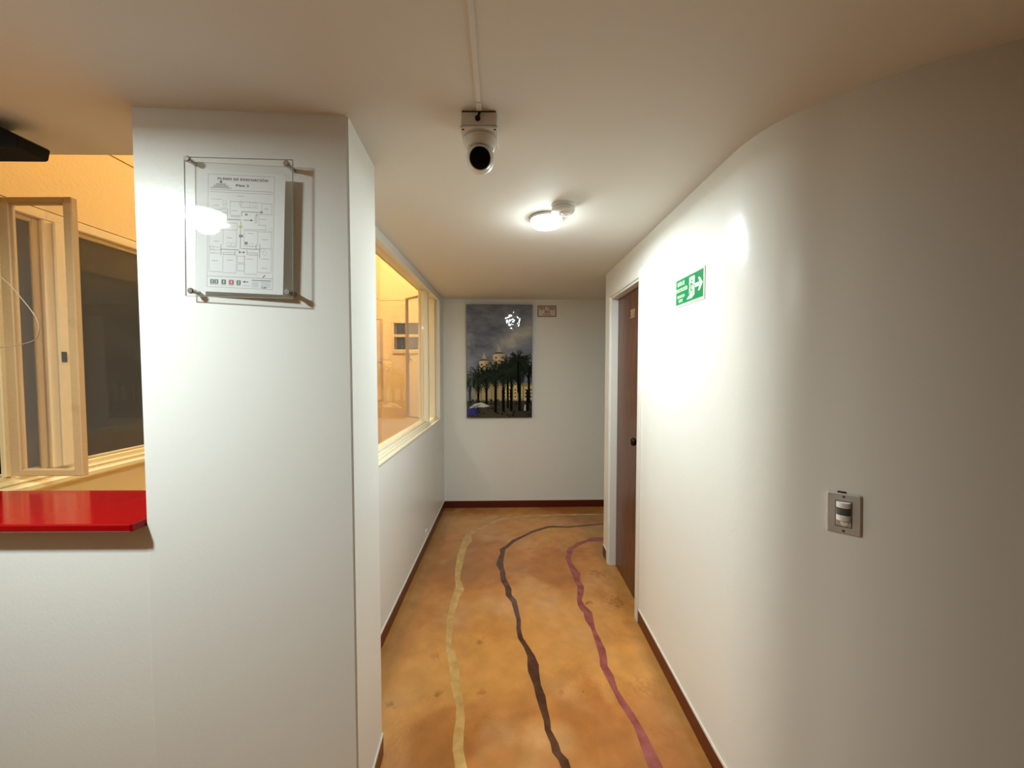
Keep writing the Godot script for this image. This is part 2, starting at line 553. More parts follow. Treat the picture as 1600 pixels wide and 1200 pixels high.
func church_picture() -> ImageTexture:
	var w := 420
	var h := 720
	var im := Image.create(w, h, false, Image.FORMAT_RGB8)
	var cloud := noise(0.006, 5, 3)
	var wisps := noise(0.014, 4, 9)
	for y in h:
		for x in w:
			var u := Vector2(float(x) / w, float(y) / h)
			var bank := exp(-pow((u.y - 0.34 + (u.x - 0.55) * 0.28) / 0.10, 2.0)) * smoothstep(0.25, 0.75, u.x)
			var v := 0.44 + 0.12 * u.y + 0.10 * cloud.get_noise_2d(x, y * 1.6) + 0.05 * wisps.get_noise_2d(x, y * 2.0) + 0.26 * bank
			v = clampf(v, 0.3, 0.86)
			im.set_pixel(x, y, Color(v * 0.96, v * 1.02, v * 1.17).lerp(Color(v * 1.0, v, v * 0.98), bank))
	var stone := rgb8(214, 198, 162)
	var shade := rgb8(168, 152, 122)
	var roof := rgb8(104, 84, 66)
	var hole := rgb8(58, 46, 28)
	# two bell towers: middle, half width, eaves, foot, tip of the spire
	for t in [[112, 32, 356, 470, 302], [208, 40, 312, 470, 250]]:
		var x: float = t[0]
		var r: float = t[1]
		fill_poly(im, PackedVector2Array([Vector2(x - r, t[2]), Vector2(x + r, t[2]), Vector2(x + r, t[3]), Vector2(x - r, t[3])]), stone)
		fill_poly(im, PackedVector2Array([Vector2(x + 2, t[2]), Vector2(x + r, t[2]), Vector2(x + r, t[3]), Vector2(x + 2, t[3])]), stone.lerp(shade, 0.45))
		fill_poly(im, PackedVector2Array([Vector2(x - r - 9, t[2] + 4), Vector2(x - 2, t[2] - 17), Vector2(x + r + 8, t[2] + 2), Vector2(x + 2, t[2] - 5)]), roof)
		fill_poly(im, PackedVector2Array([Vector2(x - 16, t[2] - 12), Vector2(x - 8, t[2] - 36), Vector2(x - 1, t[4]), Vector2(x + 6, t[2] - 36), Vector2(x + 16, t[2] - 12)]), rgb8(182, 178, 166))
		for s in [-0.5, 0.46]:
			fill_disc(im, Vector2(x + r * s, t[2] + 24), Vector2(5, 6), hole)
			im.fill_rect(Rect2i(int(x + r * s) - 5, int(t[2]) + 50, 11, 40), hole)
			fill_disc(im, Vector2(x + r * s, t[2] + 50), Vector2(5.5, 8), hole)
	stroke(im, Vector2(208, 238), Vector2(216, 266), 2, roof)
	# the nave and the houses beside it
	im.fill_rect(Rect2i(40, 500, 380, 112), rgb8(160, 144, 108))
	for k in 11:
		var x := 64 + k * 34
		im.fill_rect(Rect2i(x, 520 - (k % 3) * 8, 22, 92), rgb8(228, 208, 148) if k > 4 else rgb8(186, 166, 126))
		if k > 4:
			for f in 3:
				im.fill_rect(Rect2i(x + 6, 536 + f * 22, 8, 11), rgb8(74, 58, 40))
	im.fill_rect(Rect2i(0, 612, w, 108), rgb8(66, 64, 54))
	for y in range(616, 716, 7):
		stroke(im, Vector2(90, y), Vector2(290, y + 2), 2, rgb8(96, 94, 76))
	var rng := RandomNumberGenerator.new()
	rng.seed = 4
	for k in 60:
		var c := rgb8(30, 32, 28).lerp(rgb8(96, 88, 84), rng.randf() * rng.randf())
		fill_disc(im, Vector2(rng.randf_range(0, w), rng.randf_range(606, 712)), Vector2(rng.randf_range(3, 9), rng.randf_range(4, 10)), c)
	var leaf := rgb8(24, 34, 24)
	for p in [[20, 500, 84, 640, 1], [72, 470, 88, 640, 2], [126, 462, 92, 640, 3], [184, 448, 96, 690, 4], [236, 440, 92, 680, 5], [262, 396, 74, 660, 6], [288, 452, 84, 660, 7], [342, 400, 108, 640, 8], [400, 420, 88, 630, 9], [330, 352, 60, 560, 10]]:
		palm(im, Vector2(p[0], p[1]), p[2], p[3], p[4], leaf)
	for x in [184, 234, 286, 340, 392]:
		im.fill_rect(Rect2i(x - 8, 540, 17, 140), rgb8(14, 16, 14))
	# parasols, a white figure
	fill_poly(im, PackedVector2Array([Vector2(12, 660), Vector2(48, 632), Vector2(92, 622), Vector2(150, 646), Vector2(110, 654), Vector2(60, 652)]), rgb8(206, 208, 204))
	fill_poly(im, PackedVector2Array([Vector2(30, 648), Vector2(92, 634), Vector2(60, 660)]), rgb8(136, 140, 150))
	fill_poly(im, PackedVector2Array([Vector2(0, 676), Vector2(30, 660), Vector2(72, 672), Vector2(60, 700), Vector2(0, 702)]), rgb8(36, 48, 140))
	fill_disc(im, Vector2(376, 644), Vector2(6, 7), rgb8(206, 204, 206))
	im.fill_rect(Rect2i(369, 652, 13, 24), rgb8(190, 188, 192))
	return ImageTexture.create_from_image(im)


# The line of the right-hand wall in plan, from its far corner round the curve into the lobby.
func right_line() -> Array:
	var key := [0.774, -2.2, 0.774, -1.42, 0.775, -1.34, 0.780, -1.275, 0.793, -1.22, 0.815, -1.165, 0.848, -1.115, 0.893, -1.064, 0.952, -1.004, 1.023, -0.950, 1.094, -0.908, 1.170, -0.872, 1.32, -0.81, 1.7, -0.68, 3.6, -0.12]
	var c := Curve2D.new()
	c.bake_interval = 0.02
	var p: Array[Vector2] = []
	for k in range(0, key.size(), 2):
		p.append(Vector2(key[k], key[k + 1]))
	for k in p.size():
		var t := (p[mini(k + 1, p.size() - 1)] - p[maxi(k - 1, 0)]) / 6.0
		if k == 0:
			t = Vector2.ZERO
		var back := t
		if k > 0 and k < p.size() - 1:
			var l0 := p[k].distance_to(p[k - 1])
			var l1 := p[k].distance_to(p[k + 1])
			var d := (p[k + 1] - p[k - 1]).normalized()
			back = d * l0 / 3.0
			t = d * l1 / 3.0
		c.add_point(p[k], -back, t)
	var out := []
	for q in c.tessellate_even_length(5, 0.03):
		out.append(q)
	return out


# Floor plan (x, z) drawn upwards.
const UPWARD := Transform3D(Vector3(1, 0, 0), Vector3(0, 0, 1), Vector3(0, 1, 0), Vector3.ZERO)


func plan_shape(pts: Array, y0: float, y1: float, smooth := 0.0) -> Shape:
	var s := Shape.new(UPWARD)
	s.prism(PackedVector2Array(pts), y0, y1, smooth)
	s.xf = Transform3D.IDENTITY
	return s


# A steel casement hinged at `at`, opening along `dir`, with its pane and handle.
func casement(parent: Node, at: Vector3, dir: Vector3, width: float, height: float, bar: float, handled := true) -> MeshInstance3D:
	var f := Shape.new()
	var d := 0.012
	f.box(Vector3(0, 0, -d), Vector3(bar, height, d), 0.003)
	f.box(Vector3(width - bar * 0.8, 0, -d), Vector3(width, height, d), 0.003)
	f.box(Vector3(bar, 0, -d), Vector3(width - bar * 0.8, bar * 0.6, d), 0.003)
	f.box(Vector3(bar, height - bar * 0.6, -d), Vector3(width - bar * 0.8, height, d), 0.003)
	# the thin lip that the glass is puttied against
	f.box(Vector3(bar, bar * 0.6, -0.003), Vector3(bar + 0.006, height - bar * 0.6, 0.003))
	f.box(Vector3(width - bar * 0.8 - 0.006, bar * 0.6, -0.003), Vector3(width - bar * 0.8, height - bar * 0.6, 0.003))
	var o := obj("casement_sash", f, M.old_steel, parent)
	var z := dir.normalized().cross(Vector3.UP)
	o.transform = Transform3D(Basis(dir.normalized(), Vector3.UP, z), at)
	var g := Shape.new()
	g.box(Vector3(bar, bar * 0.6, -0.0015), Vector3(width - bar * 0.8, height - bar * 0.6, 0.0015))
	obj("pane", g, M.glass, o)
	if not handled:
		return o
	var k := Shape.new()
	k.box(Vector3(width - 0.024, height * 0.46, d), Vector3(width - 0.008, height * 0.52, d + 0.008), 0.002)
	k.tube([Vector3(width - 0.016, height * 0.49, d + 0.004), Vector3(width - 0.02, height * 0.485, d + 0.03), Vector3(width - 0.06, height * 0.465, d + 0.036)], 0.005)
	obj("handle", k, M.steel, o)
	return o


# A ceiling-mounted round LED lamp: an area light just under its glowing face.
func round_lamp(label: String, at: Vector3, down: float, sideways: float, tint: Color) -> void:
	var t := thing("ceiling_lamp", label, "lamp", Transform3D(Basis.IDENTITY, at))
	var b := Shape.new()
	b.lathe([Vector2(0.070, -0.014), Vector2(0.078, -0.014), Vector2(0.080, -0.012), Vector2(0.080, -0.004), Vector2(0.070, -0.004), Vector2(0.070, 0.0)], 48, 50.0)
	obj("rim", b, M.white_plastic, t)
	var d := Shape.new()
	d.lathe([Vector2(0.0, -0.046), Vector2(0.045, -0.045), Vector2(0.066, -0.041), Vector2(0.074, -0.034), Vector2(0.077, -0.024), Vector2(0.077, -0.013)], 48, 60.0)
	var m := mat(rgb8(250, 250, 245), 0.4)
	m.emission_enabled = true
	m.emission = tint
	m.emission_energy_multiplier = 5.0
	obj("diffuser", d, m, t)
	var l := AreaLight3D.new()
	l.name = "lamp_light"
	l.area_size = Vector2(0.12, 0.12)
	l.light_color = tint
	l.light_energy = down
	l.area_range = 12.0
	l.shadow_enabled = true
	l.position = Vector3(0, -0.051, 0)
	l.rotation_degrees = Vector3(-90, 0, 0)
	t.add_child(l, true)
	# the bulging diffuser also lights the ceiling and the upper walls
	var o := OmniLight3D.new()
	o.name = "diffuser_light"
	o.light_color = tint
	o.light_energy = sideways
	o.light_size = 0.05
	o.omni_range = 14.0
	o.omni_attenuation = 2.0
	o.shadow_enabled = true
	o.position = Vector3(0, -0.062, 0)
	t.add_child(o, true)


func _ready() -> void:
	# ---- camera, sky, exposure, large lights ----
	var cam := Camera3D.new()
	cam.name = "camera"
	cam.fov = 90.0
	cam.near = 0.02
	cam.far = 60.0
	cam.position = Vector3(0, 1.5, 0)
	cam.rotation_degrees = Vector3(-2.235, -0.668, 0)
	add_child(cam)
	cam.current = true
	var env := Environment.new()
	env.background_mode = Environment.BG_COLOR
	env.background_color = Color(0.01, 0.01, 0.014)
	env.tonemap_mode = Environment.TONE_MAPPER_LINEAR
	env.tonemap_exposure = 1.13
	env.sdfgi_enabled = true
	env.ssao_enabled = true
	env.ssil_enabled = true
	var we := WorldEnvironment.new()
	we.name = "environment"
	we.environment = env
	add_child(we)
	make_materials()
	round_lamp("round white LED ceiling lamp glowing in the corridor beside the smoke detector", Vector3(0.19, CEIL, -1.905), 1.95, 0.09, Color(0.94, 1.0, 1.01))
	round_lamp("round LED lamp on the lobby ceiling in front of the red counter", Vector3(-1.40, CEIL, -0.40), 2.9, 0.05, Color(0.94, 1.0, 1.0))
	courtyard_lamp()
	shell()
	courtyard()
	corridor_window()
	door()
	counter()
	wall_things()
	ceiling_things()


func courtyard_lamp() -> void:
	var t := thing("courtyard_lamp", "warm bulkhead lamp high on the courtyard wall above the corridor window", "lamp", Transform3D(Basis.IDENTITY, Vector3(-0.83, 3.5, -4.2)))
	var b := Shape.new(Transform3D(Basis(Vector3(0, 0, 1), PI / 2), Vector3.ZERO))
	b.lathe([Vector2(0, 0.0), Vector2(0.11, 0.0), Vector2(0.11, 0.03), Vector2(0.0, 0.03)], 32)
	obj("base", b, M.white_plastic, t)
	var d := Shape.new(Transform3D(Basis(Vector3(0, 0, 1), PI / 2), Vector3.ZERO))
	d.lathe([Vector2(0.10, 0.03), Vector2(0.098, 0.06), Vector2(0.07, 0.09), Vector2(0.0, 0.10)], 32, 60.0)
	var m := mat(rgb8(255, 240, 214), 0.4)
	m.emission_enabled = true
	m.emission = Color(0.95, 0.98, 0.88)
	m.emission_energy_multiplier = 4.0
	obj("globe", d, m, t)
	var l := OmniLight3D.new()
	l.name = "lamp_light"
	l.light_color = Color(0.95, 0.98, 0.88)
	l.light_energy = 3.5
	l.light_size = 0.08
	l.omni_range = 20.0
	l.omni_attenuation = 2.0
	l.shadow_enabled = true
	l.position = Vector3(-0.2, 0, 0)
	t.add_child(l, true)


func shell() -> void:
	# floor, with the three painted stripes on it
	var f := Shape.new()
	var outline := PackedVector2Array([Vector2(-2.1, 4.75), Vector2(3.75, 4.75), Vector2(3.75, -4.3), Vector2(-0.83, -4.3), Vector2(-0.83, -1.40), Vector2(-2.1, -1.40)])
	var ids := Geometry2D.triangulate_polygon(outline)
	for k in range(0, ids.size(), 3):
		var p := []
		var uv := []
		for c in 3:
			var q := outline[ids[k + c]]
			p.append(Vector3(q.x, 0, q.y))
			uv.append(Vector2((q.x + 0.9) / 2.4, (0.6 - q.y) / 4.8))
		f.tri(p[0], p[1], p[2], Vector3.UP, Vector3.UP, Vector3.UP, uv[0], uv[1], uv[2])
	f.xf = UPWARD
	f.prism(outline, -0.2, -0.002)
	var fl := obj("floor", f, floor_material())
	fl.mesh.surface_set_name(0, "floor")
	struct(fl, "glossy mottled orange-brown resin floor running down the corridor", "floor")
	var cream := [2.300, -3.948, 2.300, -3.917, 1.002, -3.918, 0.994, -3.887, 0.775, -3.914, 0.768, -3.879, 0.508, -3.906, 0.503, -3.865, 0.242, -3.882, 0.240, -3.841, 0.058, -3.850, 0.083, -3.809, -0.084, -3.798, -0.058, -3.745, -0.182, -3.693, -0.161, -3.647, -0.284, -3.559, -0.256, -3.507, -0.375, -3.461, -0.333, -3.420, -0.389, -3.389, -0.310, -3.303, -0.399, -3.219, -0.342, -3.195, -0.404, -3.029, -0.349, -2.997, -0.399, -2.957, -0.343, -2.946, -0.394, -2.822, -0.346, -2.822, -0.377, -2.699, -0.340, -2.699, -0.359, -2.601, -0.294, -2.558, -0.367, -2.447, -0.316, -2.467, -0.364, -2.243, -0.329, -2.242, -0.352, -2.163, -0.318, -2.163, -0.342, -2.054, -0.309, -2.054, -0.323, -1.971, -0.276, -1.971, -0.294, -1.880, -0.245, -1.879, -0.282, -1.809, -0.235, -1.809, -0.246, -1.695, -0.205, -1.694, -0.228, -1.648, -0.193, -1.648, -0.221, -1.583, -0.183, -1.583, -0.223, -1.513, -0.180, -1.513, -0.218, -1.458, -0.174, -1.457, -0.205, -1.415, -0.161, -1.414, -0.198, -1.390, -0.153, -1.389, -0.148, -0.900, -0.103, -0.900, -0.078, -0.100, -0.033, -0.100]
	var brown := [2.300, -3.701, 2.300, -3.682, 0.940, -3.671, 0.935, -3.652, 0.782, -3.636, 0.779, -3.617, 0.566, -3.596, 0.563, -3.572, 0.434, -3.615, 0.442, -3.580, 0.372, -3.604, 0.380, -3.566, 0.218, -3.496, 0.231, -3.463, 0.120, -3.388, 0.133, -3.362, 0.039, -3.312, 0.051, -3.262, -0.017, -3.203, 0.005, -3.172, -0.068, -3.145, -0.017, -3.145, -0.058, -3.078, -0.025, -3.067, -0.081, -2.953, -0.034, -2.932, -0.089, -2.890, -0.030, -2.855, -0.058, -2.800, -0.015, -2.764, -0.049, -2.670, -0.014, -2.703, -0.018, -2.582, 0.026, -2.566, -0.013, -2.492, 0.027, -2.492, 0.024, -2.415, 0.057, -2.435, 0.053, -2.238, 0.079, -2.238, 0.050, -2.159, 0.076, -2.159, 0.057, -2.085, 0.086, -2.085, 0.086, -2.015, 0.116, -2.015, 0.103, -1.950, 0.142, -1.950, 0.100, -1.890, 0.158, -1.889, 0.101, -1.846, 0.156, -1.846, 0.123, -1.765, 0.158, -1.765, 0.129, -1.703, 0.173, -1.702, 0.140, -1.644, 0.175, -1.644, 0.154, -1.579, 0.182, -1.578, 0.154, -1.538, 0.180, -1.538, 0.171, -1.481, 0.203, -1.480, 0.174, -1.444, 0.209, -1.444, 0.194, -1.414, 0.233, -1.414, 0.201, -1.385, 0.237, -1.385, 0.251, -0.900, 0.287, -0.900, 0.321, -0.100, 0.357, -0.100]
	var rose := [2.300, -3.384, 2.300, -3.313, 0.848, -3.354, 0.831, -3.283, 0.734, -3.355, 0.718, -3.279, 0.718, -3.329, 0.706, -3.274, 0.602, -3.256, 0.611, -3.212, 0.520, -3.162, 0.549, -3.138, 0.487, -3.116, 0.527, -3.072, 0.482, -3.050, 0.513, -3.039, 0.459, -2.987, 0.499, -2.977, 0.464, -2.907, 0.499, -2.907, 0.466, -2.794, 0.515, -2.830, 0.471, -2.741, 0.535, -2.757, 0.473, -2.672, 0.513, -2.664, 0.481, -2.592, 0.527, -2.591, 0.468, -2.516, 0.515, -2.530, 0.450, -2.430, 0.481, -2.430, 0.446, -2.376, 0.490, -2.369, 0.457, -2.325, 0.507, -2.337, 0.467, -2.307, 0.520, -2.306, 0.463, -2.233, 0.513, -2.233, 0.482, -2.163, 0.505, -2.163, 0.482, -2.080, 0.514, -2.080, 0.481, -1.994, 0.523, -1.994, 0.478, -1.931, 0.516, -1.930, 0.467, -1.878, 0.505, -1.878, 0.477, -1.814, 0.518, -1.814, 0.489, -1.735, 0.515, -1.735, 0.499, -1.663, 0.534, -1.662, 0.517, -1.606, 0.551, -1.606, 0.529, -1.554, 0.562, -1.553, 0.530, -1.500, 0.571, -1.499, 0.530, -1.449, 0.576, -1.449, 0.530, -1.389, 0.584, -1.389, 0.531, -1.381, 0.584, -1.381, 0.581, -0.900, 0.634, -0.900, 0.651, -0.100, 0.704, -0.100]
	for q in [["cream painted stripe nearest the left wall", cream, rgb8(214, 164, 92)], ["dark brown painted stripe down the middle", brown, rgb8(84, 46, 26)], ["dusty rose painted stripe nearest the door", rose, rgb8(158, 76, 68)]]:
		var s := Shape.new()
		var e: Array = q[1]
		for k in range(0, e.size() - 4, 4):
			var up := Vector3(0, 0.0012, 0)
			var a := Vector3(e[k], 0, e[k + 1])
			var b := Vector3(e[k + 2], 0, e[k + 3])
			var c := Vector3(e[k + 6], 0, e[k + 7])
			var d := Vector3(e[k + 4], 0, e[k + 5])
			s.quad(a + up, b + up, c + up, d + up, Vector3.UP)
			var l := (d - a).cross(Vector3.UP).normalized()
			var r := (c - b).cross(Vector3.UP).normalized()
			l = l if l.dot(a - b) > 0 else -l
			r = r if r.dot(b - a) > 0 else -r
			s.quad(a, a + up, d + up, d, l)
			s.quad(b, b + up, c + up, c, r)
		var m := mat(Color.WHITE, 0.22)
		var streak := noise_picture(noise(0.02, 4, 60), 256)
		var ramp := Gradient.new()
		var base: Color = q[2]
		ramp.set_color(0, base.darkened(0.16))
		ramp.set_color(1, base.lightened(0.10))
		streak.color_ramp = ramp
		m.albedo_texture = streak
		m.uv1_triplanar = true
		m.uv1_scale = Vector3.ONE * 2.0
		var o := obj("painted_stripe", s, m, fl)
		o.set_meta("label", q[0])
	# ceiling: lobby and corridor in one slab, ending in a lintel over the counter
	struct(obj("ceiling", plan_shape([Vector2(-2.07, 4.72), Vector2(3.72, 4.72), Vector2(3.72, -4.25), Vector2(-0.80, -4.25), Vector2(-0.80, -1.375), Vector2(-2.07, -1.375)], CEIL, CEIL + 0.16), M.ceiling), "low white painted ceiling over lobby and corridor", "ceiling")
	# far wall, very slightly out of square
	struct(obj("wall_back", plan_shape([Vector2(-0.80, -4.099), Vector2(2.6, -4.153), Vector2(2.6, -4.30), Vector2(-0.80, -4.30)], 0, CEIL), M.wall), "white wall closing the far end of the corridor", "wall")
	struct(obj("wall_side", plan_shape([Vector2(2.45, -0.5), Vector2(2.6, -0.5), Vector2(2.6, -4.14), Vector2(2.45, -4.14)], 0, CEIL), M.wall), "white wall at the end of the side passage", "wall")
	# left wall with the window opening
	var w := Shape.new()
	w.box(Vector3(-0.80, 0, -1.62), Vector3(LEFT, CEIL, -1.40))
	w.box(Vector3(-0.80, 0, -3.88), Vector3(LEFT, 0.985, -1.62))
	w.box(Vector3(-0.714, 2.187, -3.88), Vector3(LEFT, CEIL, -1.62))
	w.box(Vector3(-0.80, 2.225, -3.88), Vector3(-0.714, CEIL, -1.62))
	w.box(Vector3(-0.80, 0, -4.12), Vector3(LEFT, CEIL, -3.88))
	struct(obj("wall_left", w, M.wall), "white left corridor wall below and around the courtyard window", "wall")
	# right wall: straight past the door, then curving away
	var line := right_line()
	var mass := [Vector2(3.6, -3.04), Vector2(RIGHT, -3.04), Vector2(RIGHT, -2.88), Vector2(0.90, -2.88), Vector2(0.90, -2.249), Vector2(RIGHT, -2.249)]
	for q in line:
		mass.append(q)
	var r := plan_shape(mass, 0, CEIL, 25.0)
	r.box(Vector3(RIGHT, 2.034, -2.88), Vector3(0.90, CEIL, -2.249))
	struct(obj("wall_right", r, M.wall), "glossy white right wall that curves away towards the viewer", "wall")
	# pillar and half wall
	struct(obj("wall_pillar", plan_shape([Vector2(-1.063, -1.128), Vector2(-0.4715, -1.1555), Vector2(-0.4755, -1.1585), Vector2(-0.4755, -1.1625), Vector2(-0.468, -1.1635), Vector2(-0.487, -1.44), Vector2(-1.063, -1.44)], 0, CEIL), M.wall), "square white pillar carrying the evacuation plan", "pillar")
	struct(obj("wall_counter", plan_shape([Vector2(-1.96, -1.130), Vector2(-1.063, -1.130), Vector2(-1.063, -1.375), Vector2(-1.96, -1.375)], 0, 1.037), M.wall), "white half wall under the red counter", "wall")
	# the rest of the lobby, behind the camera
	var back := Shape.new()
	back.box(Vector3(-2.07, 0, 4.6), Vector3(3.72, CEIL, 4.72))
	struct(obj("wall_lobby_back", back, M.lobby), "brown lobby wall behind the viewer", "wall")
	var ll := Shape.new()
	ll.box(Vector3(-2.07, 0, -1.375), Vector3(WELL, CEIL, 4.6))
	struct(obj("wall_lobby_left", ll, M.lobby), "brown lobby wall left of the counter", "wall")
	var lr := Shape.new()
	lr.box(Vector3(3.6, 0, -3.04), Vector3(3.72, CEIL, 4.6))
	struct(obj("wall_lobby_right", lr, M.lobby), "brown lobby wall right of the viewer", "wall")
	# baseboards: dark red with a white top edge
	var runs := {
		"baseboard_left": [[Vector2(LEFT, -4.10), Vector2(LEFT, -1.44)], "dark red baseboard along the left corridor wall"],
		"baseboard_back": [[Vector2(2.45, -4.151), Vector2(LEFT, -4.101)], "dark red baseboard across the far wall"],
		"baseboard_pillar": [[Vector2(-0.70, -1.44), Vector2(-0.487, -1.44), Vector2(-0.468, -1.1635), Vector2(-0.470, -1.1555), Vector2(-1.063, -1.128)], "dark red baseboard wrapped round the pillar foot"],
		"baseboard_corner": [[Vector2(RIGHT, -2.925), Vector2(RIGHT, -3.04), Vector2(2.45, -3.04)], "short dark red baseboard beyond the brown door"],
	}
	var curve := []
	for q in line:
		if q.y > -2.2 or curve.is_empty():
			curve.append(Vector2(q.x, q.y))
	curve[0] = Vector2(RIGHT, -2.205)
	curve.reverse()
	runs["baseboard_right"] = [curve, "dark red baseboard following the curved right wall"]
	for called in runs:
		var path: Array = runs[called][0]
		var body := Shape.new()
		var side := 1.0
		var cap := Shape.new()
		body.sweep(path, [Vector2(-0.004, 0), Vector2(0.013, 0), Vector2(0.013, 0.076), Vector2(-0.004, 0.076)], side)
		cap.sweep(path, [Vector2(-0.004, 0.076), Vector2(0.0135, 0.076), Vector2(0.011, 0.083), Vector2(-0.004, 0.088)], side)
		var o := obj(called, body, M.skirting)
		struct(o, runs[called][1], "baseboard")
		var c := obj("top_edge", cap, M.trim, o)
		c.set_meta("label", "white top edge")
	# cover plate near the far end of the left baseboard, and the pipe stub's painted-over clip
	var clip := Shape.new()
	clip.box(Vector3(LEFT - 0.002, 0.12, -3.19), Vector3(LEFT + 0.006, 0.16, -3.14), 0.003)
	tag(obj("wall_clip", clip, M.wall), "small painted-over clip low on the left corridor wall", "clip")


func courtyard() -> void:
	# Light well seen through both openings: its walls, its three windows, its lid.
	var top := 4.2
	var far := -5.95
	var w := Shape.new()
	var x0 := WELL - 0.12
	var cut := func(z0: float, z1: float, y0: float, y1: float) -> void:
		w.box(Vector3(x0, y0, z1), Vector3(WELL, y1, z0))
	var crack := [2.545, 2.553]
	for band in [[0.0, crack[0]], [crack[1], top]]:
		if band[0] > 1.0:
			cut.call(-1.375, far, band[0], band[1])
			continue
		cut.call(-1.375, far, 0.0, 1.045)
		cut.call(-1.375, far, 2.17, band[1])
		cut.call(-1.375, -1.40, 1.045, 2.17)
		cut.call(-2.90, -4.25, 1.045, 2.17)
		cut.call(-5.35, far, 1.045, 2.17)
	w.box(Vector3(x0, crack[0], far), Vector3(WELL - 0.012, crack[1], -1.375))
	struct(obj("wall_courtyard_left", w, M.stucco), "orange courtyard wall with dark windows behind the counter", "wall")
	var b := Shape.new()
	for q in [[WELL, 0.0, 0.0, 1.75], [WELL, 0.0, 2.24, crack[0]], [WELL, 0.0, crack[1], top], [WELL, -1.74, 1.75, 2.24], [-0.95, 0.0, 1.75, 2.24]]:
		var x1: float = -0.7 if q[1] == 0.0 else q[1]
		b.box(Vector3(q[0] - (0.12 if q[0] == WELL else 0.0), q[2], far - 0.12), Vector3(x1, q[3], far))
	b.box(Vector3(WELL, crack[0], far - 0.12), Vector3(-0.7, crack[1], far - 0.012))
	struct(obj("wall_courtyard_back", b, M.stucco), "orange courtyard wall seen through the corridor window", "wall")
	var r := Shape.new()
	r.box(Vector3(-0.83, 0, -1.62), Vector3(-0.80, CEIL, -1.44))
	r.box(Vector3(-0.83, 0, -3.88), Vector3(-0.80, 0.985, -1.62))
	r.box(Vector3(-0.83, 2.225, -3.88), Vector3(-0.80, CEIL, -1.62))
	r.box(Vector3(-0.83, 0, far), Vector3(-0.80, CEIL, -3.88))
	r.box(Vector3(-0.83, CEIL, far), Vector3(-0.80, top, -1.375))
	struct(obj("wall_courtyard_right", r, M.stucco), "orange outer face of the corridor wall in the courtyard", "wall")
	var n := Shape.new()
	n.box(Vector3(x0, CEIL + 0.16, -1.375), Vector3(-0.80, top, -1.25))
	struct(obj("wall_courtyard_front", n, M.stucco), "orange courtyard wall above the counter opening", "wall")
	var lid := Shape.new()
	lid.box(Vector3(x0, top, far - 0.12), Vector3(-0.70, top + 0.1, -1.25))
	struct(obj("ceiling_courtyard", lid, M.stucco), "lid over the courtyard light well", "ceiling")
	var fl := Shape.new()
	fl.box(Vector3(x0, -0.1, far - 0.12), Vector3(-0.83, 0.0, -1.40))
	struct(obj("floor_courtyard", fl, M.stucco), "pale courtyard floor", "floor")
	# unlit rooms behind the windows
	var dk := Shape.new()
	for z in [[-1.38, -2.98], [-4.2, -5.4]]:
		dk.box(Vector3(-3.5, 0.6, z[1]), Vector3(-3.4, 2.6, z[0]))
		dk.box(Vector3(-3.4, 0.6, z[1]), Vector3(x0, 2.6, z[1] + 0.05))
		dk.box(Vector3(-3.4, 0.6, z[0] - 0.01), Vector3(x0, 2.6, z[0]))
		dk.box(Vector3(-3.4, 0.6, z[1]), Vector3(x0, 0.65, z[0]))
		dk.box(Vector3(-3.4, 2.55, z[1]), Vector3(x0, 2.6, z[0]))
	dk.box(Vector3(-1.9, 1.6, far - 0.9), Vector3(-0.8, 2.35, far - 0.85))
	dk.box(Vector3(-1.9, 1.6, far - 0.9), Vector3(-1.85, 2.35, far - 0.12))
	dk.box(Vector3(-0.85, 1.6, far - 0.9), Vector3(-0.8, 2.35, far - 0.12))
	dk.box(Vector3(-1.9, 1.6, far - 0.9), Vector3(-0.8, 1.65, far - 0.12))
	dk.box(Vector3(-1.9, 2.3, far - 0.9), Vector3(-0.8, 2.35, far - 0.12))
	struct(obj("wall_dark_rooms", dk, M.dark_room), "dark unlit rooms behind the courtyard windows", "wall")
	# window behind the counter
	var win := thing("window_2", "old cream steel window with an open casement behind the red counter", "window")
	win.set_meta("kind", "structure")
	var fr := Shape.new()
	var xa := WELL - 0.055
	var xb := WELL + 0.004
	fr.box(Vector3(xa, 2.126, -2.90), Vector3(xb, 2.166, -1.40), 0.004)
	fr.box(Vector3(xa + 0.02, 2.108, -2.90), Vector3(xb - 0.022, 2.126, -1.40), 0.003)
	fr.box(Vector3(xa, 1.045, -2.90), Vector3(xb - 0.016, 1.076, -1.40), 0.003)
	fr.box(Vector3(xa + 0.012, 1.076, -2.90), Vector3(xb - 0.036, 1.088, -1.40), 0.003)
	fr.box(Vector3(xa, 1.076, -2.90), Vector3(xb, 2.126, -2.86), 0.004)
	fr.box(Vector3(xb - 0.03, 1.076, -1.53), Vector3(xb - 0.01, 2.126, -1.505), 0.003)
	obj("frame", fr, M.cream_steel, win)
	var mu := Shape.new()
	mu.box(Vector3(xb - 0.034, 1.076, -1.745), Vector3(xb - 0.02, 2.126, -1.632), 0.004)
	mu.box(Vector3(xb - 0.02, 1.076, -1.738), Vector3(xb + 0.002, 2.126, -1.654), 0.004)
	mu.box(Vector3(xb + 0.002, 1.076, -1.728), Vector3(xb + 0.014, 2.126, -1.684), 0.004)
	obj("mullion", mu, M.cream_steel, win)
	var latch := Shape.new()
	latch.box(Vector3(xb + 0.012, 1.53, -1.708), Vector3(xb + 0.02, 1.575, -1.69), 0.002)
	obj("latch_hole", latch, M.black, win)
	var si := Shape.new()
	si.box(Vector3(WELL - 0.01, 1.014, -2.95), Vector3(WELL + 0.068, 1.046, -1.385), 0.008)
